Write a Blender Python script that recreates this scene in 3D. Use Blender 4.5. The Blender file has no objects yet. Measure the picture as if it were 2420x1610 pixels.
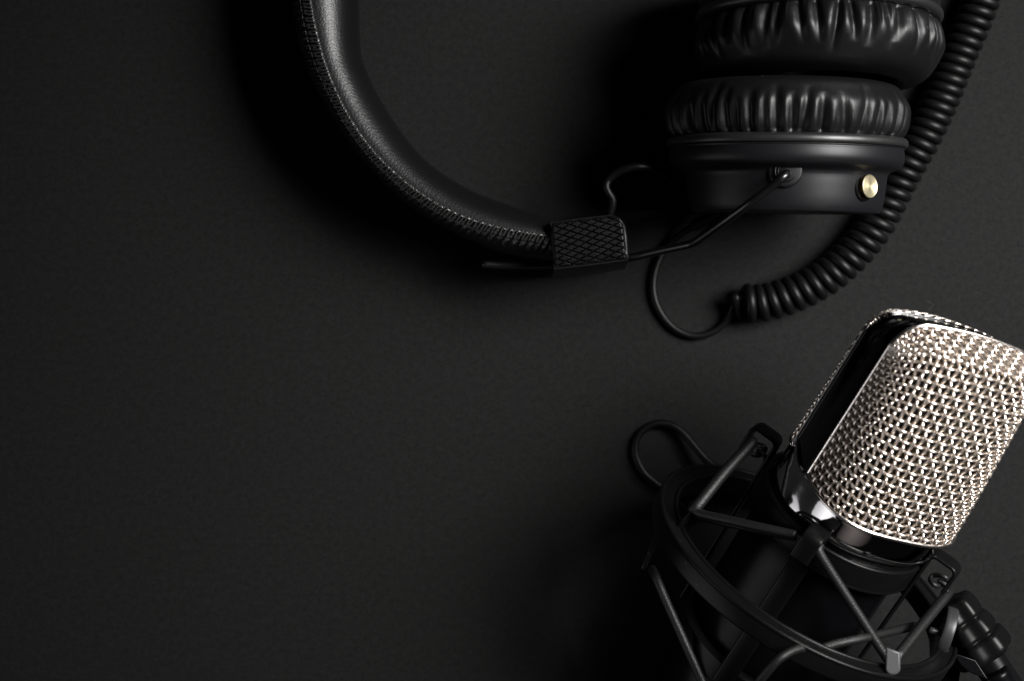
import bpy, math, random
import numpy as np
from mathutils import Vector, Matrix, noise as mnoise

sc = bpy.context.scene
MM = 0.001
S = 0.13223          # millimetres per photograph pixel on the table
H = 600.0            # camera height in millimetres

# ---------------------------------------------------------------- camera
cam_d = bpy.data.cameras.new('camera')
cam = bpy.data.objects.new('camera', cam_d)
sc.collection.objects.link(cam)
cam.location = (0, 0, H*MM)
cam_d.sensor_width = 36.0
cam_d.lens = 36.0*H/(2420*S)
cam_d.clip_start = 0.01
cam_d.clip_end = 20
cam_d.dof.use_dof = True
cam_d.dof.focus_distance = (H-58)*MM
cam_d.dof.aperture_fstop = 10.0
sc.camera = cam

# ---------------------------------------------------------------- light
world = bpy.data.worlds.new('World')
sc.world = world
world.use_nodes = True
world.node_tree.nodes['Background'].inputs[0].default_value = (0.9, 0.95, 1, 1)
world.node_tree.nodes['Background'].inputs[1].default_value = 0.003

def area(name, loc, target, sx, sy, power, col, spread=180):
    d = bpy.data.lights.new(name, 'AREA')
    d.shape = 'RECTANGLE'; d.size = sx*MM; d.size_y = sy*MM
    d.energy = power; d.color = col; d.spread = math.radians(spread)
    o = bpy.data.objects.new(name, d)
    sc.collection.objects.link(o)
    o.location = Vector(loc)*MM
    o.rotation_euler = (Vector(target)-Vector(loc)).to_track_quat('-Z', 'Y').to_euler()
    return o

area('softbox', (492, 160, 458), (135, 20, 0), 350, 390, 2.2, (1, 0.988, 0.978), 55)
area('added_patch_lamp', (-255, -130, 122), (90, -60, 62), 250, 240, 0.048, (0.97, 0.97, 1.0), 70)  # unseen lamp added to put a pale reflection in the chrome collar

sc.view_settings.view_transform = 'Standard'
sc.view_settings.look = 'None'
sc.view_settings.exposure = 0
sc.view_settings.gamma = 1
sc.view_settings.use_curve_mapping = False

area('added_sheen_lamp', (40, -470, 330), (110, -60, 50), 560, 260, 0.009, (1.0, 0.88, 0.83), 60)  # unseen warm lamp, added for a dim sheen on the collar

# ---------------------------------------------------------------- helpers
def P(px, py, z=0.0):
    k = (H-z)/H
    return np.array([(px-1210)*S*k, (805-py)*S*k, z])

def catmull(pts, n, closed=False):
    """resampled smooth curve through pts, n points at equal arc length"""
    p = np.array(pts, float)
    m = len(p)
    out = []
    segs = m if closed else m-1
    for i in range(segs):
        if closed:
            a, b, c, d = p[(i-1) % m], p[i], p[(i+1) % m], p[(i+2) % m]
        else:
            b, c = p[i], p[i+1]
            a = p[i-1] if i > 0 else 2*b-c
            d = p[i+2] if i+2 < m else 2*c-b
        for t in np.linspace(0, 1, 24, endpoint=False):
            out.append(0.5*((2*b)+(c-a)*t+(2*a-5*b+4*c-d)*t*t+(3*b-a-3*c+d)*t**3))
    if not closed:
        out.append(p[-1])
    else:
        out.append(out[0])
    out = np.array(out)
    L = np.concatenate([[0], np.cumsum(np.linalg.norm(np.diff(out, axis=0), axis=1))])
    q = np.linspace(0, L[-1], n, endpoint=not closed)
    return np.stack([np.interp(q, L, out[:, k]) for k in range(out.shape[1])], 1)

class MB:
    def __init__(s):
        s.v = []; s.f = []; s.n = 0
    def add(s, verts, faces):
        verts = np.asarray(verts, float)
        s.v.append(verts)
        s.f.extend([tuple(i+s.n for i in f) for f in faces])
        s.n += len(verts)
        return s
    def grid(s, g, cu=False, cv=False):
        """g: array (a,b,3)"""
        a, b = g.shape[:2]
        fs = []
        for i in range(a if cu else a-1):
            for j in range(b if cv else b-1):
                i2 = (i+1) % a; j2 = (j+1) % b
                fs.append((i*b+j, i2*b+j, i2*b+j2, i*b+j2))
        return s.add(g.reshape(-1, 3), fs)
    def tube(s, pts, r, seg=10, closed=False, caps=True, flat=1.0, up0=None):
        p = np.array(pts, float); n = len(p)
        r = np.full(n, r) if np.isscalar(r) else np.array(r, float)
        if closed:
            t = np.roll(p, -1, 0)-np.roll(p, 1, 0)
        else:
            t = np.gradient(p, axis=0)
        t /= np.linalg.norm(t, axis=1)[:, None]+1e-12
        up = np.array([0, 0, 1.0]) if up0 is None else np.array(up0, float)
        if abs(t[0]@up) > .95: up = np.array([0, 1.0, 0])
        nrm = np.zeros_like(p)
        u = up-t[0]*(t[0]@up); u /= np.linalg.norm(u)
        for i in range(n):
            u = u-t[i]*(t[i]@u); u /= np.linalg.norm(u)
            nrm[i] = u
        bn = np.cross(t, nrm)
        if closed:      # spread the frame twist
            u2 = nrm[-1]-t[0]*(t[0]@nrm[-1]); u2 /= np.linalg.norm(u2)
            ang = math.atan2(u2@bn[0], u2@nrm[0])
            k = np.linspace(0, 1, n)*-ang
            nn = nrm*np.cos(k)[:, None]+bn*np.sin(k)[:, None]
            bn = np.cross(t, nn); nrm = nn
        th = np.linspace(0, 2*np.pi, seg, endpoint=False)
        g = p[:, None]+r[:, None, None]*(np.cos(th)[None, :, None]*nrm[:, None]+flat*np.sin(th)[None, :, None]*bn[:, None])
        base = s.n
        s.grid(g, cu=closed, cv=True)
        if not closed and caps:
            for e, sg in ((0, -1), (n-1, 1)):
                tip = p[e]+t[e]*sg*r[e]*.45
                ring = [base+e*seg+j for j in range(seg)]
                mid = p[e]+t[e]*sg*r[e]*.32+(g[e]-p[e])*.62
                k0 = s.n
                s.add(np.vstack([mid, tip[None]]), [])
                for j in range(seg):
                    a, b = ring[j], ring[(j+1) % seg]
                    c, d = k0+j, k0+(j+1) % seg
                    q = (a, b, d, c) if sg > 0 else (b, a, c, d)
                    s.f.append(tuple(reversed(q)))
                    q = (c, d, k0+seg)
                    s.f.append(tuple(reversed(q)) if sg > 0 else q)
        return s
    def build(s, name, mat, parent=None, smooth=True, bevel=0, subsurf=0, angle=35):
        me = bpy.data.meshes.new(name)
        v = np.vstack(s.v)*MM
        me.from_pydata(v.tolist(), [], s.f)
        me.validate(); me.update()
        import bmesh
        bm = bmesh.new(); bm.from_mesh(me)
        bmesh.ops.remove_doubles(bm, verts=bm.verts, dist=1e-7)
        bmesh.ops.recalc_face_normals(bm, faces=bm.faces)
        bm.to_mesh(me); bm.free()
        me.materials.append(mat)
        o = bpy.data.objects.new(name, me)
        sc.collection.objects.link(o)
        if parent is not None: o.parent = parent
        if bevel:
            b = o.modifiers.new('bevel', 'BEVEL'); b.width = bevel*MM; b.segments = 3
            b.limit_method = 'ANGLE'; b.angle_limit = math.radians(30)
            b.harden_normals = False
        if subsurf:
            m = o.modifiers.new('sub', 'SUBSURF'); m.levels = subsurf; m.render_levels = subsurf
        if smooth:
            me.polygons.foreach_set('use_smooth', [True]*len(me.polygons))
            if angle < 180:
                try: me.set_sharp_from_angle(angle=math.radians(angle))
                except Exception: pass
        return o

def revolve(mb, prof, org, ax, ux, n=96, disp=None):
    """prof list of (t,r); ax axis unit, ux unit perpendicular; disp(theta,t,idx)->dr"""
    ax = np.array(ax, float); ux = np.array(ux, float); uy = np.cross(ax, ux)
    th = np.linspace(0, 2*np.pi, n, endpoint=False)
    prof = np.array(prof, float)
    g = np.zeros((len(prof), n, 3))
    for i, (t, r) in enumerate(prof):
        rr = np.full(n, r)
        if disp is not None: rr = rr+disp(th, t, i)
        g[i] = org+ax*t+rr[:, None]*(np.cos(th)[:, None]*ux+np.sin(th)[:, None]*uy)
    mb.grid(g, cv=True)
    return mb

def empty(name, loc, label, cat, group=None):
    o = bpy.data.objects.new(name, None)
    sc.collection.objects.link(o)
    o.empty_display_size = .01
    o['label'] = label; o['category'] = cat
    if group: o['group'] = group
    return o

def prism(mb, poly_bot, poly_top):
    n = len(poly_bot)
    v = list(poly_bot)+list(poly_top)
    f = [tuple(range(n-1, -1, -1)), tuple(range(n, 2*n))]
    for i in range(n):
        j = (i+1) % n
        f.append((i, j, n+j, n+i))
    mb.add(v, f); return mb

def rounded_rect(w, h, r, n=6):
    out = []
    for cx, cy, a0 in ((w/2-r, h/2-r, 0), (-w/2+r, h/2-r, 90), (-w/2+r, -h/2+r, 180), (w/2-r, -h/2+r, 270)):
        for k in range(n+1):
            a = math.radians(a0+90*k/n)
            out.append((cx+r*math.cos(a), cy+r*math.sin(a)))
    return out

# ---------------------------------------------------------------- materials
def mat(name, base, rough, metal=0.0, spec=0.5, coat=0.0):
    m = bpy.data.materials.new(name); m.use_nodes = True
    b = m.node_tree.nodes['Principled BSDF']
    b.inputs['Base Color'].default_value = (*base, 1)
    b.inputs['Roughness'].default_value = rough
    b.inputs['Metallic'].default_value = metal
    b.inputs['Specular IOR Level'].default_value = spec
    b.inputs['Coat Weight'].default_value = coat
    return m, m.node_tree, b

def N(nt, t, **kw):
    n = nt.nodes.new(t)
    for k, v in kw.items():
        if k in n.inputs: n.inputs[k].default_value = v
        else: setattr(n, k, v)
    return n

def tc(nt):
    return N(nt, 'ShaderNodeTexCoord').outputs['Object']

def add_bump(nt, b, sock, dist, strength=1.0, prev=None):
    bp = N(nt, 'ShaderNodeBump'); bp.inputs['Distance'].default_value = dist*MM
    bp.inputs['Strength'].default_value = strength
    nt.links.new(sock, bp.inputs['Height'])
    if prev is not None: nt.links.new(prev, bp.inputs['Normal'])
    nt.links.new(bp.outputs[0], b.inputs['Normal'])
    return bp.outputs[0]

def noise_tex(nt, scale, detail=4, rough=.55, vec=None):
    n = N(nt, 'ShaderNodeTexNoise'); n.inputs['Scale'].default_value = scale
    n.inputs['Detail'].default_value = detail; n.inputs['Roughness'].default_value = rough
    nt.links.new(vec if vec is not None else tc(nt), n.inputs['Vector'])
    return n.outputs['Fac']

def ramp(nt, sock, stops):
    r = N(nt, 'ShaderNodeValToRGB')
    e = r.color_ramp.elements
    while len(e) < len(stops): e.new(.5)
    for x, (p, c) in zip(e, stops):
        x.position = p; x.color = (*c, 1) if not np.isscalar(c) else (c, c, c, 1)
    nt.links.new(sock, r.inputs[0]); return r.outputs[0]

def dusty(nt, b, base, scale=900, amount=.25, thr=.74):
    """base colour with sparse fine dust specks and rough variation"""
    v = N(nt, 'ShaderNodeTexVoronoi'); v.inputs['Scale'].default_value = scale*.35
    nt.links.new(tc(nt), v.inputs['Vector'])
    s1 = ramp(nt, v.outputs['Distance'], [(0.0, 1.0), (0.085, 0.0)])
    n2 = ramp(nt, noise_tex(nt, 60, 2), [(.55, 0.0), (.72, 1.0)])
    mlt = N(nt, 'ShaderNodeMath', operation='MULTIPLY'); nt.links.new(s1, mlt.inputs[0]); nt.links.new(n2, mlt.inputs[1])
    mix = N(nt, 'ShaderNodeMix', data_type='RGBA')
    mix.inputs[6].default_value = (*base, 1); mix.inputs[7].default_value = (amount, amount*.97, amount*.93, 1)
    nt.links.new(mlt.outputs[0], mix.inputs[0]); nt.links.new(mix.outputs[2], b.inputs['Base Color'])

# table paper
m_table, nt, b = mat('black_paper', (.03, .03, .03), .85, spec=.08)
co = tc(nt)
big = noise_tex(nt, 1300, 3, .6, co); fine = noise_tex(nt, 520, 5, .75, co)
mx = N(nt, 'ShaderNodeMath', operation='ADD'); s_ = N(nt, 'ShaderNodeMath', operation='MULTIPLY'); s_.inputs[1].default_value = 1.0
nt.links.new(fine, s_.inputs[0]); nt.links.new(big, mx.inputs[0]); nt.links.new(s_.outputs[0], mx.inputs[1])
avg = N(nt, 'ShaderNodeMath', operation='MULTIPLY'); avg.inputs[1].default_value = .5; nt.links.new(mx.outputs[0], avg.inputs[0])
c = ramp(nt, avg.outputs[0], [(.36, (.0040, .0040, .0040)), (.64, (.0100, .0098, .0097))])
nt.links.new(c, b.inputs['Base Color'])
n1 = add_bump(nt, b, fine, .12, .5)

m_leather, nt, b = mat('band_leather', (.0024, .0024, .0026), .36, spec=.30)
co = tc(nt)
warp = N(nt, 'ShaderNodeTexNoise'); warp.inputs['Scale'].default_value = 500; nt.links.new(co, warp.inputs['Vector'])
vm = N(nt, 'ShaderNodeMix', data_type='VECTOR'); vm.inputs[0].default_value = .0012
nt.links.new(co, vm.inputs[4]); nt.links.new(warp.outputs['Color'], vm.inputs[5])
vo = N(nt, 'ShaderNodeTexVoronoi', feature='DISTANCE_TO_EDGE'); vo.inputs['Scale'].default_value = 900
nt.links.new(vm.outputs[1], vo.inputs['Vector'])
h = ramp(nt, vo.outputs['Distance'], [(0.0, 0.0), (.22, 1.0)])
nn = add_bump(nt, b, h, .05, .42)
add_bump(nt, b, noise_tex(nt, 250, 3), .12, .35, nn)

m_cover, nt, b = mat('cover_leather', (.003, .003, .003), .30, spec=.8)
v2 = N(nt, 'ShaderNodeTexNoise'); v2.inputs['Scale'].default_value = 900; v2.inputs['Detail'].default_value = 5
v2.inputs['Distortion'].default_value = 1.5
nt.links.new(tc(nt), v2.inputs['Vector'])
nn = add_bump(nt, b, v2.outputs['Fac'], .35, .8)
dusty(nt, b, (.003, .003, .003), 1500, .05)

m_thread, nt, b = mat('black_thread', (.014, .0135, .013), .5)
m_pad, nt, b = mat('pad_leather', (.003, .003, .0032), .41, spec=.20)
nn = add_bump(nt, b, noise_tex(nt, 1400, 3, .6), .04, .5)
mp = N(nt, 'ShaderNodeMapping'); mp.inputs['Scale'].default_value = (1, .18, 1); nt.links.new(tc(nt), mp.inputs[0])
add_bump(nt, b, noise_tex(nt, 700, 3, .6, mp.outputs[0]), .18, .5, nn)
dusty(nt, b, (.003, .003, .0032), 500, .12)

m_ring, nt, b = mat('pad_ring_vinyl', (.006, .006, .006), .42)
add_bump(nt, b, noise_tex(nt, 90, 2, .5), .4, .6)
m_cup, nt, b = mat('cup_plastic', (.0026, .0026, .0031), .42, spec=.21)
add_bump(nt, b, noise_tex(nt, 2600, 3, .6), .03, .5)
dusty(nt, b, (.004, .004, .0048), 500, .10)
m_plastic, nt, b = mat('black_plastic', (.0016, .0016, .0017), .30, spec=.105)
add_bump(nt, b, noise_tex(nt, 1800, 2, .6), .02, .4)
dusty(nt, b, (.003, .003, .003), 600, .2)
m_satin, nt, b = mat('satin_black_metal', (.0016, .0016, .002), .26, spec=.08)
dusty(nt, b, (.002, .002, .0024), 420, .2)
m_knurl, nt, b = mat('clamp_plastic', (.0022, .0022, .0022), .33, spec=.18)
add_bump(nt, b, noise_tex(nt, 2600, 3, .7), .05, .6)
m_rubber, nt, b = mat('cable_rubber', (.0022, .0022, .0022), .42, spec=.13)
add_bump(nt, b, noise_tex(nt, 300, 2, .6), .05, .3)
m_wire, nt, b = mat('painted_wire', (.002, .002, .002), .30)
m_gold, nt, b = mat('brass', (.72, .64, .42), .36, metal=1)
m_gold_shade, nt, b = mat('brass_side_shade', (.06, .04, .02), .4, metal=1)  # darkened brass: shade on the button's side is put into the colour
m_mesh, nt, b = mat('grille_nickel', (.93, .84, .765), .31, metal=1)
m_inner, nt, b = mat('inner_gauze', (.045, .034, .018), .33, metal=1)
m_rim, nt, b = mat('rim_nickel', (.90, .84, .80), .22, metal=1)
m_chrome, nt, b = mat('dark_chrome', (.62, .60, .60), .06, metal=1)
m_frame, nt, b = mat('frame_chrome', (.12, .12, .12), .10, metal=1)
m_dark, nt, b = mat('matte_black', (.004, .004, .004), .9)
m_grey, nt, b = mat('grey_metal', (.045, .045, .047), .42, spec=.4)
# elastic braid: fine diagonal ribbing
m_elastic, nt, b = mat('elastic_braid', (.005, .005, .005), .5, spec=.3)
w1 = N(nt, 'ShaderNodeTexVoronoi'); w1.inputs['Scale'].default_value = 2300
nt.links.new(tc(nt), w1.inputs['Vector'])
add_bump(nt, b, w1.outputs['Distance'], .12, .5)
m_lint, nt, b = mat('lint', (.06, .06, .06), .8)
m_disc, nt, b = mat('cast_metal', (.022, .022, .023), .40, spec=.35)

# ---------------------------------------------------------------- table
mb = MB()
mb.add([(-900, -900, 0), (900, -900, 0), (900, 900, 0), (-900, 900, 0)], [(0, 1, 2, 3)])
t = mb.build('table_surface', m_table, smooth=False)
t['kind'] = 'structure'

# ================================================================ HEADPHONES
hp = empty('headphones', (0, 0, 0), 'black leather and plastic on-ear headphones lying at the top with one gold button', 'headphones')

# ---- headband
seam = [(738, -430), (728, -300), (722, -180), (723, -80), (730, 0), (747, 87), (773, 173), (817, 269), (877, 356), (947, 425), (1025, 481), (1099, 516), (1185, 542), (1306, 562), (1380, 572)]
inner = [(850, -430), (846, -300), (842, -180), (843, -80), (846, 0), (851, 117), (869, 173), (904, 243), (969, 338), (1034, 401), (1120, 453), (1207, 486), (1306, 520), (1380, 545)]
outer = [(700, -430), (692, -300), (688, -180), (688, -80), (693, 0), (704, 87), (730, 173), (773, 256), (838, 356), (904, 429), (960, 481), (1034, 529), (1120, 572), (1207, 601), (1306, 614), (1380, 618)]
NB = 520
seam_w = catmull([P(x, y, 37) for x, y in seam], NB)
inner_w = catmull([P(x, y, 22) for x, y in inner], 1500)
outer_w = catmull([P(x, y, 20) for x, y in outer], 1500)
tan = np.gradient(seam_w, axis=0); tan[:, 2] = 0; tan /= np.linalg.norm(tan, axis=1)[:, None]
nin = np.stack([-tan[:, 1], tan[:, 0], 0*tan[:, 0]], 1)
def widths(side, curve):
    out = []
    for p, n_, t_ in zip(seam_w, nin*side, tan):
        d = curve-p; al = d@t_; ac = d@n_
        k = np.argmin(np.abs(al)+np.where(ac < -1, 100, 0)); out.append(ac[k])
    out = np.array(out)
    ker = np.ones(15)/15
    return np.convolve(np.pad(out, 7, 'edge'), ker, 'valid')
w_in = widths(1, inner_w)
w_out = widths(-1, outer_w)
if w_in.mean() < 0: nin = -nin; w_in = widths(1, inner_w); w_out = widths(-1, outer_w)
rnd = random.Random(4)
# pad
K = 44
g = np.zeros((NB, K, 3))
for j in range(K):
    a = math.pi*j/(K-1)
    f = math.sin(a)**.92; zz = 20+17*math.copysign(abs(math.cos(a))**.85, math.cos(a))
    g[:, j] = seam_w+nin*(w_in*f)[:, None]; g[:, j, 2] = zz
mb = MB(); mb.grid(g)
headband = mb.build('headband', m_leather, hp, angle=180)
# cover with puckers along the stitching
arc = np.concatenate([[0], np.cumsum(np.linalg.norm(np.diff(seam_w, axis=0), axis=1))])
total = arc[-1]
NB2 = 1500; K = 36
ia = np.linspace(0, total, NB2)
sw = np.stack([np.interp(ia, arc, seam_w[:, k]) for k in range(3)], 1)
nw = np.stack([np.interp(ia, arc, nin[:, k]) for k in range(3)], 1)
tw = np.stack([np.interp(ia, arc, tan[:, k]) for k in range(3)], 1)
wo = np.interp(ia, arc, w_out)
PITCH = 2.15
g = np.zeros((NB2, K, 3))
for j in range(K):
    a = math.pi*j/(K-1)
    f = math.sin(a); zz = 19.5+17.3*math.copysign(abs(math.cos(a))**.8, math.cos(a))
    puck = np.abs(np.sin(math.pi*(ia+.6*f*5)/PITCH+.5*np.sin(ia*.31)))
    amp = .85*math.exp(-((a-.55)/.42)**2)
    n1 = np.array([mnoise.noise(Vector((x*.9, a*4, 3.1)))+.6*mnoise.noise(Vector((x*2.6, a*9, 7.1))) for x in ia])
    d = -amp*(1-puck)*1.3+n1*.30*math.exp(-((a-.8)/.7)**2)
    # second stitch groove
    d = d-.35*math.exp(-((a-.42)/.06)**2)
    g[:, j] = sw-nw*((wo+d)*f)[:, None]
    g[:, j, 2] = zz+d*max(0, math.cos(a))
mb = MB(); mb.grid(g)
mb.build('band_cover', m_cover, headband, angle=180)
# seam stitches: diagonal loops crossing the seam, plus a running line
mb = MB()
k = 0
s = 1.0
while s < total-2:
    c0 = np.array([np.interp(s, ia, sw[:, q]) for q in range(3)])
    nn_ = np.array([np.interp(s, ia, nw[:, q]) for q in range(3)])
    tt = np.array([np.interp(s, ia, tw[:, q]) for q in range(3)])
    j1, j2 = rnd.uniform(-.15, .15), rnd.uniform(-.15, .15)
    pts = [c0-nn_*1.8-tt*(.55+j1)+(0, 0, -.35), c0-nn_*.4-tt*.15+(0, 0, .32), c0+nn_*.35+tt*.2+(0, 0, .38), c0+nn_*.75+tt*(.5+j2)+(0, 0, -.1)]
    mb.tube(catmull(pts, 9), .24, 6)
    s += PITCH/2*rnd.uniform(.85, 1.15)
mb.build('stitching', m_thread, headband)
mb = MB(); s = 1.5
while s < total-3:
    pts = []
    for q in (0, .5, 1):
        ss = s+q*1.7
        c0 = np.array([np.interp(ss, ia, sw[:, m]) for m in range(3)])
        nn_ = np.array([np.interp(ss, ia, nw[:, m]) for m in range(3)])
        ww = np.interp(ss, ia, wo)
        pts.append(c0-nn_*ww*.43+(0, 0, -1.25+(.12 if q == .5 else -.15)))
    mb.tube(catmull(pts, 6), .10, 5)
    s += 2.3
mb.build('stitching', m_thread, headband)
# piping lip between pad and cover
mb = MB()
lip = sw+nw*.25; lip[:, 2] = 37.0+.12*np.sin(ia*2.9)+.1*np.array([mnoise.noise(Vector((x*.8, 0, 0))) for x in ia])
mb.tube(lip[::3], .42, 8)
mb.build('piping', m_cover, headband, angle=180)

# ---- slider clamp with knurled top
ZT = 40.5
def quad(u, v):
    """u along the band 0..1, v across 0..1 (from photo top edge to bottom edge)"""
    tl, tr, br, bl = (1303, 527), (1470, 506), (1481, 613), (1311, 634)
    x = (1-u)*(1-v)*tl[0]+u*(1-v)*tr[0]+u*v*br[0]+(1-u)*v*bl[0]
    y = (1-u)*(1-v)*tl[1]+u*(1-v)*tr[1]+u*v*br[1]+(1-u)*v*bl[1]
    return x, y
def edge_inset(u, v):
    """distance-like measure to the rounded outline, in px"""
    X = u*170; Y = v*107; W, Hh = 170, 107
    def rr(cx, cy, r): return r-math.hypot(X-cx, Y-cy)
    d = min(X, W-X, Y, Hh-Y)
    if X > W-34 and Y < 34: d = min(d, rr(W-34, 34, 34))
    if X < 10 and Y < 10: d = min(d, rr(10, 10, 10))
    return d
def clampf(u, v):
    # pull points in the corner back on the rounded outline
    X = u*170; Y = v*107
    cx, cy, r = 136, 34, 34
    if X > cx and Y < cy:
        dx, dy = X-cx, cy-Y; m = max(dx, dy); h_ = math.hypot(dx, dy)
        if h_ > 1e-6:
            X = cx+dx*m/h_; Y = cy-dy*m/h_
    return X/170, Y/107
NU, NV = 260, 180
g = np.zeros((NU, NV, 3))
for i in range(NU):
    for j in range(NV):
        u, v = clampf(i/(NU-1), j/(NV-1))
        x, y = quad(u, v)
        X = u*170; Y = v*107
        # two families of grooves forming flat diamonds
        a1 = (X/34.5+Y/15.5+.2) % 1.0; a2 = (X/34.5-Y/15.5+.35) % 1.0
        dd = min(min(a1, 1-a1), min(a2, 1-a2))
        gr = max(0.0, 1-dd/.13)
        e = edge_inset(u, v)
        dz = -.75*min(1, gr*1.1)*min(1, max(0, (e-1.5)/2.5))
        dz -= .8*(1-min(1, max(0, e)/5.0))**2
        dz += -.9*((v-.5)*2)**4*.5
        g[i, j] = P(x, y, ZT+dz)
mb = MB(); mb.grid(g)
# walls
rim = [g[i, 0] for i in range(NU)]+[g[NU-1, j] for j in range(1, NV)]+[g[i, NV-1] for i in range(NU-2, -1, -1)]+[g[0, j] for j in range(NV-2, 0, -1)]
rim = np.array(rim[::3])
cx = rim.mean(0)
prof = [(0, 0), (-1.0, .25), (-6, .5), (-20, .8), (-33, .6), (-36, -.2)]
rows = []
for dz, o_ in prof:
    d = rim-cx; d[:, 2] = 0; d /= np.linalg.norm(d, axis=1)[:, None]
    r2 = rim+d*o_; 
    r2[:, 2] = rim[:, 2]+dz if dz == 0 else np.minimum(rim[:, 2]-.01, ZT+dz)
    # outer face leans out towards the photo's bottom
    low = rim[:, 1] < cx[1]-5
    r2[:, 1] -= np.where(low, min(1, -dz/8)*1.6, 0)
    rows.append(r2)
mb.grid(np.array(rows), cv=True)
clamp = mb.build('slider_clamp', m_knurl, hp, angle=40)
# inner liner plate seen at the clamp's right end
mb = MB()
out = []
for x, y in [(1425, 512), (1462, 515), (1478, 530), (1483, 560), (1487, 616), (1460, 620), (1430, 616)]:
    out.append((x, y))
prism(mb, [P(x, y, 8) for x, y in out][::-1], [P(x, y, 36.5) for x, y in out][::-1])
mb.build('clamp_liner', m_plastic, clamp, bevel=.7)

# ---- yoke: painted steel rod passing the clamp and forking round the cup
ZR = 24
mb = MB()
rod = [P(1143, 625, ZR), P(1200, 628, ZR), P(1305, 628, ZR+2), P(1395, 622, ZR+5), P(1481, 611, ZR+10), P(1560, 593, ZR+16), P(1625, 579, ZR+21.5), P(1640, 574, ZR+23.5), P(1655, 565, ZR+26), P(1720, 519, 60.5), P(1773, 480, 67.0), P(1820, 444, 69.5), P(1848, 420, 71.0), P(1858, 413, 70.0), P(1861, 411, 66)]
mb.tube(catmull(rod, 140), 1.22, 14)
rod2 = [P(1600, 584, ZR+18.0), P(1640, 573, ZR+18), P(1657, 560, ZR+12), P(1720, 505, 16), P(1790, 452, 7), P(1850, 405, 3.2), P(1858, 398, 4), P(1862, 398, 7)]
mb.tube(catmull(rod2, 80), 1.07, 14)
mb.build('yoke', m_wire, hp, angle=180)

# ---- ear cups
def pleat_fn(seed, n=36):
    r = random.Random(seed)
    th = []; a = 0
    while a < 2*math.pi-.08:
        th.append((a, r.uniform(.55, 1.0), r.uniform(.75, 1.25), r.uniform(-.02, .02), r.uniform(.85, 1.35)))
        a += 2*math.pi/n*r.uniform(.55, 1.45)
    ftheta = np.sort(np.array([r.uniform(0, 2*math.pi) for _ in range(230)]))
    fval = np.array([r.uniform(-1, 1)*(.4+.6*(q % 2)) for q in range(230)])
    def f(theta, t):
        out = np.zeros_like(theta)
        for a, dep, ln, slant, wd in th:
            x = (theta-a-slant*(t-4)/4+math.pi) % (2*math.pi)-math.pi
            s_ = .036*wd
            env = min(1, max(0, (t+.6)/1.6))*max(0, 1-(max(0, t-3)/(9.8*ln))**1.9)
            # asymmetric groove with raised shoulder
            out += env*(-1.9*dep*np.exp(-(x/s_)**2)+.45*dep*np.exp(-((x-.075)/.05)**2))
        fine = np.interp(theta, ftheta, fval, period=2*math.pi)
        return out+.42*fine*min(1, max(0, t/1.0))*max(0, 1-t/7.5)
    return f

def ear_cup(tag_, C, ax, ux, R, seed, th, pad_round, house=True, n_pleat=42, label=None):
    """C: centre of pad/ring boundary plane, ax: direction from housing to ear side"""
    ax = np.array(ax, float); ax /= np.linalg.norm(ax)
    ux = np.array(ux, float); ux -= ax*(ux@ax); ux /= np.linalg.norm(ux)
    # housing (root part)
    k = R/35.2
    prof = [(-2.9, 20*k), (-2.9, 33.2*k), (-3.1, 33.6*k), (-3.5, 33.9*k), (-6, 34.1*k), (-7.6, 33.7*k), (-8.7, 32.6*k), (-9.6, 30.6*k), (-10.2, 29.7*k), (-11, 29.3*k), (-14, 29.0*k), (-18, 28.5*k), (-20.5, 27.9*k), (-21.4, 27.2*k), (-21.75, 25.8*k), (-21.8, 12*k), (-21.8, .01)]
    p2 = catmull([(a, b) for a, b in prof], 90)
    mb = MB(); revolve(mb, p2, C, ax, ux, 160)
    cup = mb.build('ear_cup', m_cup, hp, angle=180)
    if label: cup['label'] = label
    # seam ring
    mb = MB()
    rp = [(-2.85, 31.5*k), (-2.75, 34.3*k), (-1.9, 34.9*k), (-.8, 34.7*k), (-.15, 34.0*k), (.05, 32.8*k), (.1, 30*k)]
    fr = lambda th_, t_, i: .25*np.sin(3*th_+seed)+.18*np.sin(7*th_)
    revolve(mb, catmull(rp, 30), C, ax, ux, 160, fr)
    mb.build('pad_ring', m_ring, cup, angle=180)
    # pad
    pf = pleat_fn(seed, n_pleat)
    q = pad_round
    pp = [(-.3, 32.6*k), (.4, 33.3*k), (2, 34.3*k), (4.5, 35.0*k), (th-q*.95, 35.2*k), (th-q*.5, (35.2-.9)*k-.12*q), (th-q*.16, (35.2)*k-q*.5), (th, 35.2*k-q), (th+.1, 23*k), (th-1.5, 19.5*k), (th-6, 17.6*k), (2, 17*k)]
    pp = catmull(pp, 96)
    mb = MB()
    revolve(mb, pp, C, ax, ux, 900, lambda th_, t_, i: pf(th_, t_) if pp[i, 1] > 29*k else np.zeros_like(th_))
    mb.build('ear_pad', m_pad, cup, angle=180)
    mb = MB(); revolve(mb, [(1.5, 17.4*k), (1.6, .01)], C, ax, ux, 64)
    mb.build('speaker_cloth', m_dark, cup, angle=180)
    return cup, ax, ux

CL = P(1858, 0, 36.3); CL[1] = 59.3
cupL, axL, uxL = ear_cup('a', CL, (.015, 1, .05), (0, 0, 1), 35.4, 11, 16.0, 7.5, label='lower ear cup with a gold button on its rim')
CU = np.array([89.6, 92.6, 37.8])
cupU, axU, uxU = ear_cup('b', CU, (-.015, -1, .045), (0, 0, 1), 36.2, 23, 18.0, 10.5, label='upper ear cup cut by the top edge')

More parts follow.
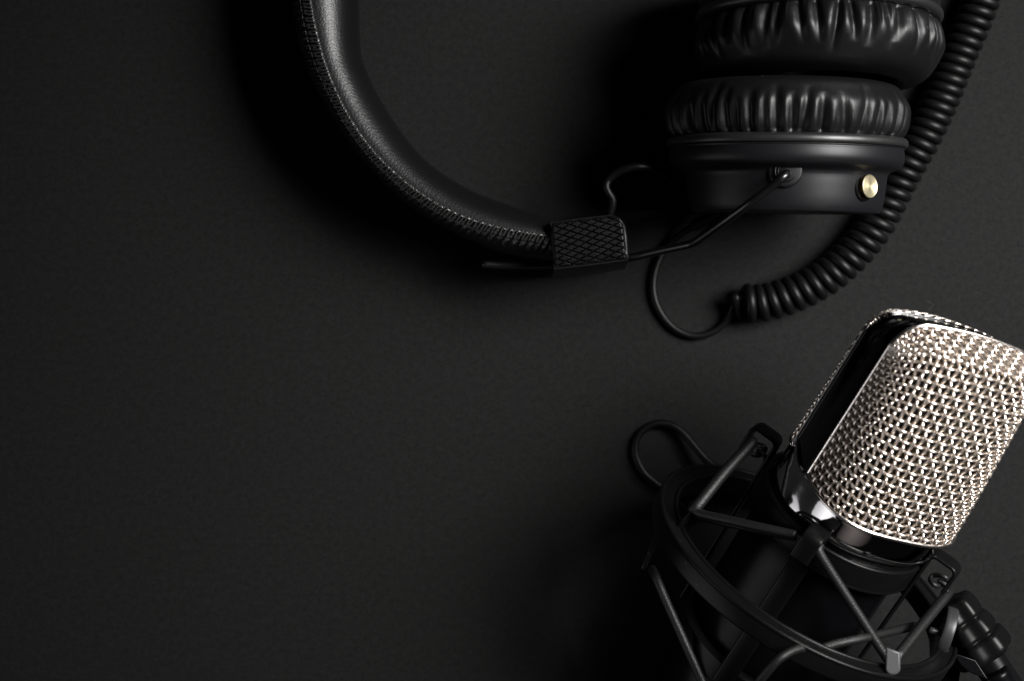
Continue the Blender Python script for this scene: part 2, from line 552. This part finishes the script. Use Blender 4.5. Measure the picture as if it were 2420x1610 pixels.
# hinge plate on the lower cup (U shaped pad with a socket)
side = np.cross(axL, uxL)
def cupP(t, ang, r):
    """ang measured from up (+z) towards +x"""
    sx = np.array([1.0, 0, 0]); up = np.array([0, 0, 1.0])
    return CL+axL*t+r*(up*math.cos(ang)+sx*math.sin(ang))
mb = MB()
hw = 4.6
outl = [(-hw, -8.2), (-hw, -12)]
for q in range(0, 13):
    a = math.pi+math.pi*q/12
    outl.append((hw*math.cos(a), -12.4+hw*.95*math.sin(a)))
outl += [(hw, -12), (hw, -8.2)]
n = len(outl)
def hp_pt(x, t, r): return cupP(t, (x-4.1)/29.3, r)
rings = []
for ins, r in ((0, 28.4), (0, 30.0), (.25, 30.35), (.7, 30.45), (hw*.98, 30.45)):
    rr = []
    for x, t_ in outl:
        cxh, cth = 0, -11.5
        f_ = 1-ins/hw
        rr.append(hp_pt(x*f_, cth+(t_-cth)*f_, r))
    rings.append(rr)
mb.grid(np.array(rings), cv=True)
# concentric socket rings
oc = hp_pt(0, -12.2, 30.3)
mb2 = MB()
for rr, hh in ((2.9, .22), (2.1, .18)):
    th = np.linspace(0, 2*np.pi, 40, endpoint=False)
    mb2.tube([oc+np.array([rr*math.cos(a), rr*math.sin(a), .1]) for a in th], hh, 8, closed=True)
hpl = mb.build('hinge_plate', m_cup, cupL, angle=40)
mb2.build('hinge_socket', m_plastic, cupL)

# gold button on the lower cup
ang = math.radians(42)
d = np.array([math.sin(ang), 0, math.cos(ang)])
base = cupP(-15.8, ang, 27.9)
e1 = np.array([0, 1.0, 0]); 
mb = MB()
revolve(mb, catmull([(0, 4.2), (1.0, 4.15), (1.6, 3.6)], 10), base, d, e1, 48)
mb.build('button_collar', m_plastic, cupL, angle=180)
mb = MB()
revolve(mb, [(1.2, 3.35), (2.9, 3.35)], base, d, e1, 56)
# lathe-turned dished face
cap = [(2.9, 3.35), (3.15, 3.25), (3.2, 3.1)]
for i in range(60):
    r = 3.1*(1-i/59)+.001
    cap.append((3.15-.10*(1-(r/3.1)**2)+.022*math.sin(r*2*math.pi/.5), r))
mb3 = MB(); revolve(mb3, cap, base, d, e1, 72)
kb = mb3.build('button', m_gold, cupL, angle=180)
mb.build('button_side', m_gold_shade, cupL)

# yoke end washer on the hinge is left plain; signal wire from clamp to the cup
mb = MB()
w = [P(1441, 520, 30), P(1441, 508, 31), P(1447, 487, 32), P(1447, 470, 32.5), P(1438, 455, 33), P(1433, 440, 33), P(1440, 424, 33), P(1462, 407, 34), P(1490, 397, 35), P(1517, 394, 35), P(1545, 399, 33), P(1570, 413, 29), P(1592, 432, 24), P(1625, 450, 20), P(1665, 450, 19)]
wp = catmull(w, 150)
mb.tube(wp, 1.2+.0*wp[:, 0], 14)
mb.build('signal_wire', m_rubber, hp, angle=180)

# ---- cable: strain relief, loop, coil
def coil_radius(): return 4.15
cl = [(1752, 716), (1807, 715), (1879, 693), (1951, 655), (2012, 603), (2064, 540), (2100, 475), (2138, 400), (2184, 318), (2223, 234), (2263, 135), (2299, 51), (2328, -25), (2370, -130), (2410, -260)]
ZC = 6.2
cl_w = catmull([P(x, y, ZC) for x, y in cl], 3200)
alen = np.concatenate([[0], np.cumsum(np.linalg.norm(np.diff(cl_w, axis=0), axis=1))])
pitch0 = 3.33
tt = np.gradient(cl_w, axis=0); tt /= np.linalg.norm(tt, axis=1)[:, None]
up = np.array([0, 0, 1.0]); sd = np.cross(tt, up)
pr = pitch0*(1+.05*np.sin(alen/23)+.035*np.sin(alen/9.1+1))
phase = np.cumsum(np.gradient(alen)/pr)*2*np.pi
phase -= phase[0]; phase += math.pi*.55
RC = 4.4; rw = 1.62
helix = cl_w+RC*(np.cos(phase)[:, None]*up+np.sin(phase)[:, None]*sd)
# start: cable loop leads into the helix
h0 = helix[0]
loop = [P(1722, 494, 14), P(1690, 508, 12), P(1655, 526, 9), P(1628, 541, 6), P(1597, 563, 3.0), P(1571, 590, 1.8), P(1553, 625, 1.7), P(1544, 665, 1.7), P(1547, 705, 1.7), P(1563, 742, 1.7), P(1592, 775, 1.7), P(1630, 793, 1.7), P(1668, 791, 1.9), P(1700, 775, 2.3), P(1722, 750, 3.2), P(1734, 722, 5)]
loop = loop+[P(1738, 700, 8.0)]
lp = catmull(loop+[h0, helix[35]], 260)[:-8]
full = np.vstack([lp, helix[10:]])
# resample evenly
fl = np.concatenate([[0], np.cumsum(np.linalg.norm(np.diff(full, axis=0), axis=1))])
nn2 = 2600
full = np.stack([np.interp(np.linspace(0, fl[-1], nn2), fl, full[:, k]) for k in range(3)], 1)
ss = np.linspace(0, fl[-1], nn2)
Ll = np.linalg.norm(np.diff(lp, axis=0), axis=1).sum()
rad = np.interp(ss, [0, Ll-6, Ll+6, fl[-1]], [1.12, 1.12, rw, rw])
mb = MB(); mb.tube(full, rad, 12)
cable = mb.build('coiled_cable', m_rubber, hp, angle=180)
mb = MB()
a_, b_ = P(1735, 487, 15), P(1634, 537, 7)
sr = np.linspace(a_, b_, 30)
mb.tube(sr, [1.9]*26+[1.85, 1.75, 1.55, 1.3], 18)
mb.build('strain_relief', m_rubber, cable, angle=180)

# ================================================================ MICROPHONE FRAME OF REFERENCE
O = np.array([85.0, -65.8, 47.6])
az, T, roll = 1.090, .490, .470
A = np.array([math.cos(az)*math.cos(T), math.sin(az)*math.cos(T), math.sin(T)])
V = np.array([math.sin(az), -math.cos(az), 0.0])
Wn = np.array([-A[0]*math.tan(T), -A[1]*math.tan(T), math.cos(T)]); Wn = Wn-A*(A@Wn); Wn /= np.linalg.norm(Wn)
VR = V*math.cos(roll)-Wn*math.sin(roll); WR = Wn*math.cos(roll)+V*math.sin(roll)
def M(u, v, w): return O+A*u+V*v+Wn*w
def MRv(u, v, w): return O+A*u+VR*v+WR*w
def pol(u, R, deg):
    a = math.radians(deg); return M(u, R*math.cos(a), R*math.sin(a))

mic = empty('microphone', (0, 0, 0), 'black and chrome studio microphone with pale woven metal grille, at the right edge', 'microphone')
U0, LG, WG, DG, EG, NE = 35.5, 52.0, 22.3, 21.0, 5.2, 3.1
DB = 11.5/21.0      # the rear half is shallower
EB = 7.6
SKEW = .40          # the head's top is cut at a slant

def build_section(NE=NE):
    th = np.linspace(0, np.pi, 800)
    v = -WG*np.sign(np.cos(th))*np.abs(np.cos(th))**(2/NE)
    w = DG*np.sin(th)**(2/NE)
    L = np.concatenate([[0], np.cumsum(np.hypot(np.diff(v), np.diff(w)))])
    return v, w, L
SV, SW, SL = build_section()
SVB, SWB, SLB = build_section(2.0)
SLEN = SL[-1]
RCOR = 7.5
def top_drop(v, W=None):
    W = WG if W is None else W
    c = np.clip(np.abs(v)-(W-RCOR), 0, RCOR*.9999)
    return RCOR-np.sqrt(RCOR**2-c**2)+2.2*(np.minimum(np.abs(v)/W, 1))**2
def _top_profile():
    X1 = LG-2.6; r = 2.2; kt = .60
    pts = [(LG*q, 1-(1-kt)*(q**1.25)/((X1-r)/LG)**1.25) for q in np.linspace(0, (X1-r)/LG, 16)]
    wtop = 1-r/DG
    for k in range(1, 15):
        a = math.pi/2*.86*k/14
        pts.append((X1-r+r*math.sin(a)/math.sin(math.pi/2*.86), kt-r*(1-math.cos(a))/DG))
    k0 = pts[-1][1]
    for k in range(1, 21):
        t = k/20
        pts.append((X1+2.6*(t**.95), k0*(1-t)+.015*t))
    p = np.array(pts)
    L = np.concatenate([[0], np.cumsum(np.hypot(np.diff(p[:, 0]), np.diff(p[:, 1])*DG))])
    return p, L
TP, TL = _top_profile()
TLEN = TL[-1]
def grille_pt(s, q, off=0.0, back=False):
    """s: arc position on the cross-section, q: arc position up the face and over the roof, off: outward offset"""
    s = np.asarray(s, float); q = np.asarray(q, float)
    if back:
        s = s*SLB[-1]/SL[-1]; XL, XV, XW = SLB, SVB*.985, SWB
    else:
        XL, XV, XW = SL, SV, SW
    v = np.interp(s, XL, XV); w = np.interp(s, XL, XW)
    ds = .5
    dv = np.interp(s+ds, XL, XV)-np.interp(s-ds, XL, XV); dw = np.interp(s+ds, XL, XW)-np.interp(s-ds, XL, XW)
    ln = np.hypot(dv, dw)+1e-9; nv, nw_ = -dw/ln, dv/ln
    x = np.interp(q, TL, TP[:, 0]); k = np.interp(q, TL, TP[:, 1])
    x = np.where(q < 0, q, x)
    dq = .5
    tx = np.interp(q+dq, TL, TP[:, 0])-np.interp(q-dq, TL, TP[:, 0])
    tk = (np.interp(q+dq, TL, TP[:, 1])-np.interp(q-dq, TL, TP[:, 1]))*DG
    tl = np.hypot(tx, tk)+1e-9
    nu = -tk/tl; nl = tx/tl
    drop = top_drop(v)
    x = x*(1-drop/LG*np.clip(x/LG, 0, 1))
    sg = -1.0 if back else 1.0
    sc_ = DB if back else 1.0
    # slight pinch of the side walls towards the roof
    vk = v*(1-.035*np.clip((x-LG+16)/16, 0, 1)**2*(1-np.abs(v)/WG*.7))
    pu = U0+x+off*nu
    pu = pu+SKEW*np.clip(sg*((EB if back else EG)+sc_*w*k), -EB, EG)*np.clip(x/LG, 0, 1)
    pv = vk+off*nv*nl; pw = sg*((EB if back else EG)+sc_*w*k+off*nw_*nl)
    return O+pu[..., None]*A+pv[..., None]*VR+pw[..., None]*WR

def weave2(mb, back, off0, pitch, r, amp, sp, seg):
    ns = int(round(SLEN/(pitch*.90))); nx = int(round(TLEN/(pitch*1.08)))
    ps = SLEN/ns; px_ = TLEN/nx
    for i in range(1, ns):
        q = np.linspace(0, TLEN-.1, nx*sp+1)
        c = np.cos(np.pi*(q/px_-.5)+np.pi*i)
        o = off0+amp*np.sign(c)*np.abs(c)**.38
        p_ = grille_pt(np.full_like(q, i*ps), q, o, back)
        n0 = grille_pt(np.array([i*ps]), np.array([0.5]), 1.0, back)[0]-grille_pt(np.array([i*ps]), np.array([.5]), 0.0, back)[0]
        mb.tube(p_, r*.84, seg, caps=False, flat=1.2, up0=n0)
    for j in range(nx):
        s = np.linspace(.2, SLEN-.2, ns*sp+1)
        c = np.cos(np.pi*s/ps+np.pi*j)
        o = off0-amp*np.sign(c)*np.abs(c)**.38
        q0 = (j+.5)*px_
        p_ = grille_pt(s, np.full_like(s, q0), o, back)
        n0 = grille_pt(np.array([.6]), np.array([q0]), 1.0, back)[0]-grille_pt(np.array([.6]), np.array([q0]), 0.0, back)[0]
        mb.tube(p_, r*.84, seg, caps=False, flat=1.2, up0=n0)
    return mb

mb = MB(); weave2(mb, False, 0, 2.32, .40, .46, 12, 10)
grille_f = mb.build('grille', m_mesh, mic, angle=180)
grille_f['label'] = 'front half of the woven grille'
mb = MB(); weave2(mb, False, -2.6, 2.3, .26, .26, 4, 6)
mb.build('inner_gauze', m_inner, grille_f, angle=180)
mb = MB(); weave2(mb, True, 0, 2.12, .40, .42, 5, 6)
grille_b = mb.build('grille', m_mesh, mic, angle=180)
grille_b['label'] = 'rear half of the woven grille'
# dark surface added behind the gauze to block the view through the mesh
mb = MB()
xs = np.linspace(0, TLEN-.5, 40); s_ = np.linspace(0, SLEN, 60)
for bk in (False, True):
    G = np.array([grille_pt(s_, np.full_like(s_, x), -4.0, bk) for x in xs])
    mb.grid(G)
mb.build('dark_backing', m_dark, mic, angle=180)

# frame: chrome band between the two halves (inverted U), slightly proud
def frame_outline(grow, n=14):
    """outline in (u, v) of the head's middle plane, from left bottom over the top to right bottom"""
    Wd = WG+grow; top = U0+LG+grow
    th = np.linspace(-math.pi/2, math.pi/2, 61)
    vs = Wd*np.sin(th)
    us = top-top_drop(vs, Wd)
    low = us[0]
    pts = [(U0-.5, -Wd), (U0+12, -Wd), (U0+24, -Wd), (U0+34, -Wd)]
    return pts+list(zip(us, vs))+[(u, -v) for u, v in reversed(pts)]
fo = np.array(frame_outline(.1)); 
def band(wlist, name, m, growf):
    rows = []
    for w_, gr in zip(wlist, growf):
        ol = frame_outline(gr)
        rows.append([MRv(u+SKEW*w_*(u-U0)/LG, v, w_) for u, v in ol])
    mb = MB(); mb.grid(np.array(rows)); return mb
ws = [-EB-.3, -EB, -EB+.5, -2, EG-.5, EG, EG+.3]
grw = [-2.5, -.1, .15, .2, .15, -.1, -2.5]
band(ws, '', None, grw).build('head_frame', m_frame, mic, angle=50)
for sgn in (1, -1):
    mb = MB()
    wr_ = EG+.25 if sgn > 0 else -EB-.25
    ol = [MRv(u+SKEW*wr_*(u-U0)/LG, v, wr_) for u, v in frame_outline(.15)]
    mb.tube(catmull(ol, 200), .62 if sgn > 0 else .3, 8)
    mb.build('grille_rim', m_rim if sgn > 0 else m_frame, grille_f if sgn > 0 else grille_b, angle=180)
# bottom rim follows the cross-section
for bk in (False, True):
    mb = MB()
    s_ = np.linspace(0, SLEN, 90)
    x = np.full_like(s_, -.35)
    g1 = grille_pt(s_, x, .55, bk)
    mb.tube(g1, .62, 8)
    mb.build('grille_rim', m_rim, grille_b if bk else grille_f, angle=180)
# head base plate under the grille
mb = MB()
full_s = np.linspace(0, SLEN, 60)
ringp = np.vstack([grille_pt(full_s, full_s*0-.5, .3, False), grille_pt(full_s, full_s*0-.5, .3, True)[::-1]])
c0 = ringp.mean(0)
ring2 = ringp-A*1.4
rows = [c0+(ringp-c0)*.02, ringp, ring2, c0-A*1.4+(ring2-c0+A*1.4)*.9]
mb.grid(np.array(rows), cv=True)
mb.build('head_base', m_chrome, mic, angle=40)
# chrome collar (round), slightly higher at the back
def ring_pts(u, R, n=96, lift=0.0, ph=0):
    a = np.linspace(0, 2*np.pi, n, endpoint=False)
    return np.array([M(u+lift*max(0, -math.sin(x+ph)), R*math.cos(x), R*math.sin(x)) for x in a])
RM = 23.0
def oval_pts(u, R, k, lift, n=120):
    """blend of a circle (mic frame) and the head outline on the front side; the rear side rises by lift"""
    out = []
    for x in np.linspace(0, 2*np.pi, n, endpoint=False):
        # angle in the rolled frame
        cv, cw = math.cos(x), math.sin(x)
        if cw > 0:
            rr = 1/((abs(cv)/(WG-.3))**NE+(cw/(DG+EG-.5))**NE)**(1/NE)
        else:
            rr = R
        bl_ = min(1, max(0, (cw+.1)/.8)); blend = k*bl_*bl_*(3-2*bl_)
        rad = R*(1-blend)+rr*blend
        lf = lift*min(1, max(0, (-cw+.05)/.5))**1.5
        out.append(MRv(u+lf, rad*cv, rad*cw))
    return np.array(out)
RC_ = 23.5
rows = [oval_pts(19, RC_-.6, 0, 0), oval_pts(21, RC_, 0, 0), oval_pts(23, RC_, .12, 0), oval_pts(25, RC_, .5, 0), oval_pts(26.5, RC_, .78, 0), oval_pts(28, RC_, .9, 0), oval_pts(30, RC_, .95, 0), oval_pts(32, RC_, .97, 1.0), oval_pts(34.2, RC_+.1, .98, 5), oval_pts(34.6, RC_+.05, .98, 6.2), oval_pts(34.8, RC_-.4, .98, 6.6), oval_pts(34.5, RC_-1.0, .98, 6.2), oval_pts(33.5, RC_-1.4, .9, 3), oval_pts(33.5, 12, 0, 0)]
rows = [np.array(q) for q in catmull(np.array([x.reshape(-1) for x in rows[:9]]), 40).reshape(40, -1, 3)]+rows[9:]
mb = MB(); mb.grid(np.array(rows), cv=True)
collar = mb.build('collar', m_chrome, mic, angle=50)
# two screws on the neck bracket
# body tube
mb = MB()
rows = [ring_pts(20.4, 10), ring_pts(20.4, RM-1.2), ring_pts(19.8, RM-.5), ring_pts(0, RM-.5), ring_pts(-40, RM-.6), ring_pts(-56, RM-2.5), ring_pts(-60, RM-5), ring_pts(-61, 8)]
mb.grid(np.array(rows), cv=True)
mb.build('body', m_satin, mic, angle=40)

# ================================================================ SHOCK MOUNT
sm = empty('shock_mount', (0, 0, 0), 'black spider shock mount with elastic cords holding the microphone, bottom right', 'shock mount')
D0 = 18.0      # the spider is turned about the axis by this angle
# outer ring: short hollow cylinder with rolled edges
R1 = 48.0
def band_ring(u0, u1, R, t, n=160):
    pr = [(u0, R), (u0-.0, R+t*.5), (u0+.5, R+t), (u1-.5, R+t), (u1, R+t*.5), (u1, R), (u1-.4, R-t*.3), (u0+.4, R-t*.3)]
    mb = MB()
    rows = [ring_pts(u, r, n) for u, r in pr]
    mb.grid(np.array(rows), cu=True, cv=True); return mb
TR = .385      # the ring sits a little less tilted than the microphone
AR = np.array([math.cos(az)*math.cos(TR), math.sin(az)*math.cos(TR), math.sin(TR)])
WR2 = np.cross(V, AR); WR2 = WR2 if WR2[2] > 0 else -WR2
OR_ = O-A*2.0
def rp_(u, R, n=200):
    a = np.linspace(0, 2*np.pi, n, endpoint=False)
    return np.array([OR_+AR*u+V*R*math.cos(x)+WR2*R*math.sin(x) for x in a])
def sect(cR, hw_, hh, r_, n=5):
    return [(cR+x, y) for x, y in rounded_rect(hw_*2, hh*2, r_, n)]
rows = [rp_(y, x) for x, y in sect(45.2, 2.9, 2.9, .9)]
mb = MB(); mb.grid(np.array(rows), cu=True, cv=True)
outer_ring = mb.build('outer_ring', m_plastic, sm, angle=180)
for R in (42.9, 47.5):
    mb = MB(); mb.tube(rp_(2.75, R), .75, 10, closed=True)
    mb.build('ring_lip', m_plastic, outer_ring, angle=180)
# inner grip ring
RI = 23.9
inner_ring = band_ring(15.5, 22.5, RI, 2.0).build('inner_ring', m_plastic, sm, angle=35)
mb = MB(); mb.tube(ring_pts(22.5, RI+1.3, 160), .8, 10, closed=True); mb.build('ring_lip', m_plastic, inner_ring, angle=180)
mb = MB(); mb.tube(ring_pts(15.5, RI+1.3, 160), .8, 10, closed=True); mb.build('ring_lip', m_plastic, inner_ring, angle=180)
low_ring = band_ring(-34.0, -26.0, RI, 2.4).build('inner_ring', m_plastic, sm, angle=35)

def strap_arm(deg, u_top, r_in, r_out, leg_in, leg_out, depth=5.8, thick=1.15):
    a = math.radians(deg)
    er = V*math.cos(a)+Wn*math.sin(a); et = -V*math.sin(a)+Wn*math.cos(a)
    base_ = O
    rc = 1.9
    path = [(r_in, leg_in), (r_in, (leg_in+u_top)/2), (r_in, u_top-rc)]
    for k in range(1, 7):
        q = math.pi/2*k/6; path.append((r_in+rc-rc*math.cos(q), u_top-rc+rc*math.sin(q)))
    for k in range(0, 7):
        q = math.pi/2*k/6; path.append((r_out-rc+rc*math.sin(q), u_top-rc+rc*math.cos(q)))
    path.append((r_out, leg_out))
    path = np.array(path)
    t_ = np.gradient(path, axis=0); t_ /= np.linalg.norm(t_, axis=1)[:, None]
    nr = np.stack([-t_[:, 1], t_[:, 0]], 1)
    prof = rounded_rect(depth, thick, .6, 3)
    g = []
    for p_, n_ in zip(path, nr):
        g.append([base_+er*(p_[0]+n_[0]*y)+A*(p_[1]+n_[1]*y)+et*x for x, y in prof])
    g = np.array(g)
    mb = MB(); mb.grid(g, cv=True)
    n = len(prof)
    mb.add(g[0], [tuple(range(n))]); mb.add(g[-1], [tuple(range(n))])
    o = mb.build('strap_arm', m_plastic, sm, angle=50)
    return er, et
ARM = dict(u_top=28.5, r_in=26.3, r_out=34.5, leg_in=-32.0, leg_out=20.5)
for q in range(4):
    strap_arm(D0+90*q, **ARM)
# hooks of the arms: tab curling outwards
def arm_hook(deg, u=20.5, r=34.5):
    a = math.radians(deg)
    er = V*math.cos(a)+Wn*math.sin(a)
    return O+er*(r+1.2)+A*(u+.5)

# outer ring hooks (prongs) and cords
def prong(base, tip, w=1.5, name='hook', m=m_plastic):
    mb = MB(); p = np.linspace(base, tip, 14)
    mb.tube(p, [w]*14, 14, flat=1.0); return mb.build(name, m, outer_ring, angle=180)

def cord(pts, r=1.45, wrapn=0, name='elastic_cord', n=60):
    p = catmull(pts, n)
    mb = MB()
    # braid: fine surface ribs made by radius modulation
    L = np.linalg.norm(np.diff(p, axis=0), axis=1).sum()
    n2 = int(L/.22)
    p = catmull(pts, n2)
    rr = r*(1+.012*np.sin(np.arange(n2)*math.pi*.5))
    mb.tube(p, rr, 12)
    return mb.build(name, m_elastic, sm, angle=180)

hl = P(1648, 1198, 66)      # left prong tip
hf = P(2118, 1556, 76)      # front right prong
prong(pol(0, 44.0, 158), hl, 1.1)
mb = MB()
tip = P(2116, 1588, 79)
# flat grey tongue
tp = [(2094, 1530), (2128, 1542)]
for q in range(0, 11):
    t_ = math.pi*q/10; tp.append((2111+18*math.cos(t_)-1, 1580+16*math.sin(t_)))
prism(mb, [P(x, y, 82.5) for x, y in tp][::-1], [P(x, y, 84.5) for x, y in tp][::-1])
mb.build('hook', m_grey, outer_ring, bevel=.5)
prong(pol(3, 45.0, 52), P(2113, 1548, 74), 1.6)

# cords: left arm -> left prong -> front arm -> front right prong -> right arm -> behind
aL = P(1772, 1052, 57)
cord([aL+np.array([0.5, 1.0, -1.5]), aL, P(1712, 1117, 62), hl+np.array([0.2, .6, .4]), hl+np.array([-1.2, -.8, -.8])], 1.65)
cord([P(1640, 1190, 62), P(1643, 1206, 66), P(1662, 1216, 68.5), P(1720, 1229, 74), P(1800, 1247, 80), P(1878, 1264, 84)], 1.25)
cord([P(1645, 1200, 60), P(1648, 1218, 62), P(1668, 1225, 64), P(1720, 1238, 70), P(1800, 1255, 76), P(1880, 1272, 80)], 1.0)
cord([P(1938, 1290, 82), P(1936, 1306, 83), P(1985, 1385, 81), P(2040, 1470, 79), P(2092, 1550, 77), P(2100, 1560, 76)], 1.35)
cord([P(2242, 1398, 52), P(2234, 1410, 56), P(2190, 1464, 65), P(2130, 1540, 76), P(2122, 1550, 77)], 1.5)
# long loose looking cord over the front of the ring
cord([P(1770, 1640, 88), P(1806, 1596, 93), P(1843, 1556, 95), P(1888, 1533, 92), P(1925, 1537, 88), P(1975, 1522, 84), P(2040, 1508, 80), P(2110, 1492, 70), P(2160, 1480, 58)], 1.25)
# lower left cord
cord([P(1541, 1345, 40), P(1552, 1368, 46), P(1575, 1422, 48), P(1612, 1505, 50), P(1656, 1604, 52), P(1690, 1680, 54)], 1.3)
prong(pol(-6, 43.0, 185), P(1520, 1345, 40), .9)
# knot ends near the two side arms
for (px, py, z) in ((1790, 1064, 52), (2218, 1372, 56)):
    mb = MB()
    c_ = P(px, py, z)
    kn = [c_+np.array([2.2*math.cos(a)*1.0, 1.5*math.sin(a), 1.3*math.sin(2*a)]) for a in np.linspace(0, 5.2, 30)]
    mb.tube(kn, .75, 8)
    mb.tube(catmull([c_, c_+np.array([1.6, -1, .6]), c_+np.array([2.4, -3.4, .2])], 12), .7, 8)
    mb.build('cord_knot', m_elastic, sm, angle=180)
# screws on the inner cage
for (px, py, z) in ((1878, 1362, 72), (1573, 1277, 50)):
    c_ = P(px, py, z)
    mb = MB(); revolve(mb, catmull([(-4, 1.9), (0, 1.9), (.6, 1.7), (.9, 1.2), (1.0, .01)], 20), c_, Wn, V, 28)
    mb.build('screw', m_satin, sm, angle=60)
# thick bracket block on the front arm
# ---- swivel joint at the right end of the outer ring
mb = MB()
jd = P(2390, 1600, 46)-P(2262, 1470, 50); jd /= np.linalg.norm(jd)
sdv = np.cross(jd, np.array([0, 0, 1.0])); 
c1 = P(2258, 1486, 52)
ax1 = np.array([.93, -.30, .12]); ax1 /= np.linalg.norm(ax1)
ex1 = np.cross(ax1, [0, 0, 1.0]); ex1 /= np.linalg.norm(ex1)
# grey disc
mb = MB(); revolve(mb, catmull([(-1.7, .01), (-1.7, 3), (-1.7, 6.6), (-1.2, 7.1), (1.0, 7.1), (1.5, 6.6), (1.5, 3)], 30), P(2236, 1492, 52), ax1, ex1, 48)
sw_ = mb.build('swivel_joint', m_disc, sm, angle=40)
mb = MB(); mb.tube(np.linspace(P(2198, 1489, 55), P(2232, 1499, 55), 6), .95, 14); mb.build('locking_pin', m_disc, sw_, angle=180)
# big knob: lobed cone running down right
ax2 = P(2330, 1552, 48)-P(2262, 1452, 48); ax2 /= np.linalg.norm(ax2)
ex2 = np.cross(ax2, [0, 0, 1.0]); ex2 /= np.linalg.norm(ex2)
def lobes(th, t, i): return .55*np.cos(6*th)
mb = MB(); revolve(mb, catmull([(-6, .01), (-5.7, 4), (-4.4, 6.0), (0, 6.6), (1.2, 6.1), (2.4, 6.9), (6, 7.6), (7.2, 7.0), (8.4, 8.1), (12, 8.5), (13.6, 8.0), (14.2, 6.8), (14.3, 5)], 90), P(2268, 1458, 47), ax2, ex2, 96, lobes)
mb.build('knob', m_plastic, sw_, angle=180)
mb = MB(); revolve(mb, catmull([(8, 5.2), (14, 5.0), (26, 4.8), (34, 4.6)], 30), P(2268, 1462, 46), ax2, ex2, 64)
mb.build('stand_socket', m_plastic, sw_, angle=180)
# wedge shaped lever beneath
mb = MB()
poly = [(2250, 1542), (2306, 1560), (2332, 1600), (2338, 1608), (2288, 1588), (2270, 1572)]
prism(mb, [P(x, y, 44) for x, y in poly], [P(x, y, 55) for x, y in poly])
mb.build('lever', m_satin, sw_, bevel=.8)
mb = MB(); revolve(mb, catmull([(-2, .01), (-2, 3.4), (-1.2, 4.4), (1.2, 4.4), (6, 4.6), (14, 4.9)], 30), P(2356, 1600, 50), np.array([.45, -.85, -.1]), np.array([.85, .45, 0]), 48)
mb.build('stand_thread', m_satin, sw_, angle=180)
# bracket plate joining the ring to the joint
mb = MB()
poly = [(2196, 1500), (2232, 1478), (2262, 1470), (2280, 1520), (2262, 1640), (2200, 1680)]
prism(mb, [P(x, y, 36) for x, y in poly], [P(x, y, 40) for x, y in poly])
mb.build('bracket', m_plastic, sm, bevel=1.0)

# ================================================================ loose cable
mb = MB()
pts = [P(1660, 1230, 2.2), P(1600, 1175, 1.6), P(1555, 1146, 1.6), P(1520, 1115, 1.6), P(1501, 1070, 1.6), P(1510, 1028, 1.6), P(1542, 1004, 1.6), P(1580, 1003, 1.8), P(1612, 1022, 2.4), P(1650, 1066, 3.5), P(1672, 1090, 4), P(1700, 1108, 4.5), P(1735, 1118, 5), P(1765, 1132, 5), P(1790, 1150, 5), P(1850, 1200, 4)]
mb.tube(catmull(pts, 160), 1.2, 16)
o = mb.build('cable', m_rubber, None, angle=180)
o['label'] = 'thin black cable looping on the table beside the upper left of the shock mount'; o['category'] = 'cable'

# tiny hair on the table above the microphone
mb = MB()
pts = [P(2185, 713, .4), P(2190, 712, .9), P(2195, 713, .8), P(2202, 717, .5), P(2205, 722, .3), P(2202, 727, .3), P(2196, 729, .3), P(2193, 733, .3)]
mb.tube(catmull(pts, 30), .025, 5)
o = mb.build('lint_fibre', m_lint, None)
o['label'] = 'tiny pale curled hair on the black surface just above the grille'; o['category'] = 'lint'
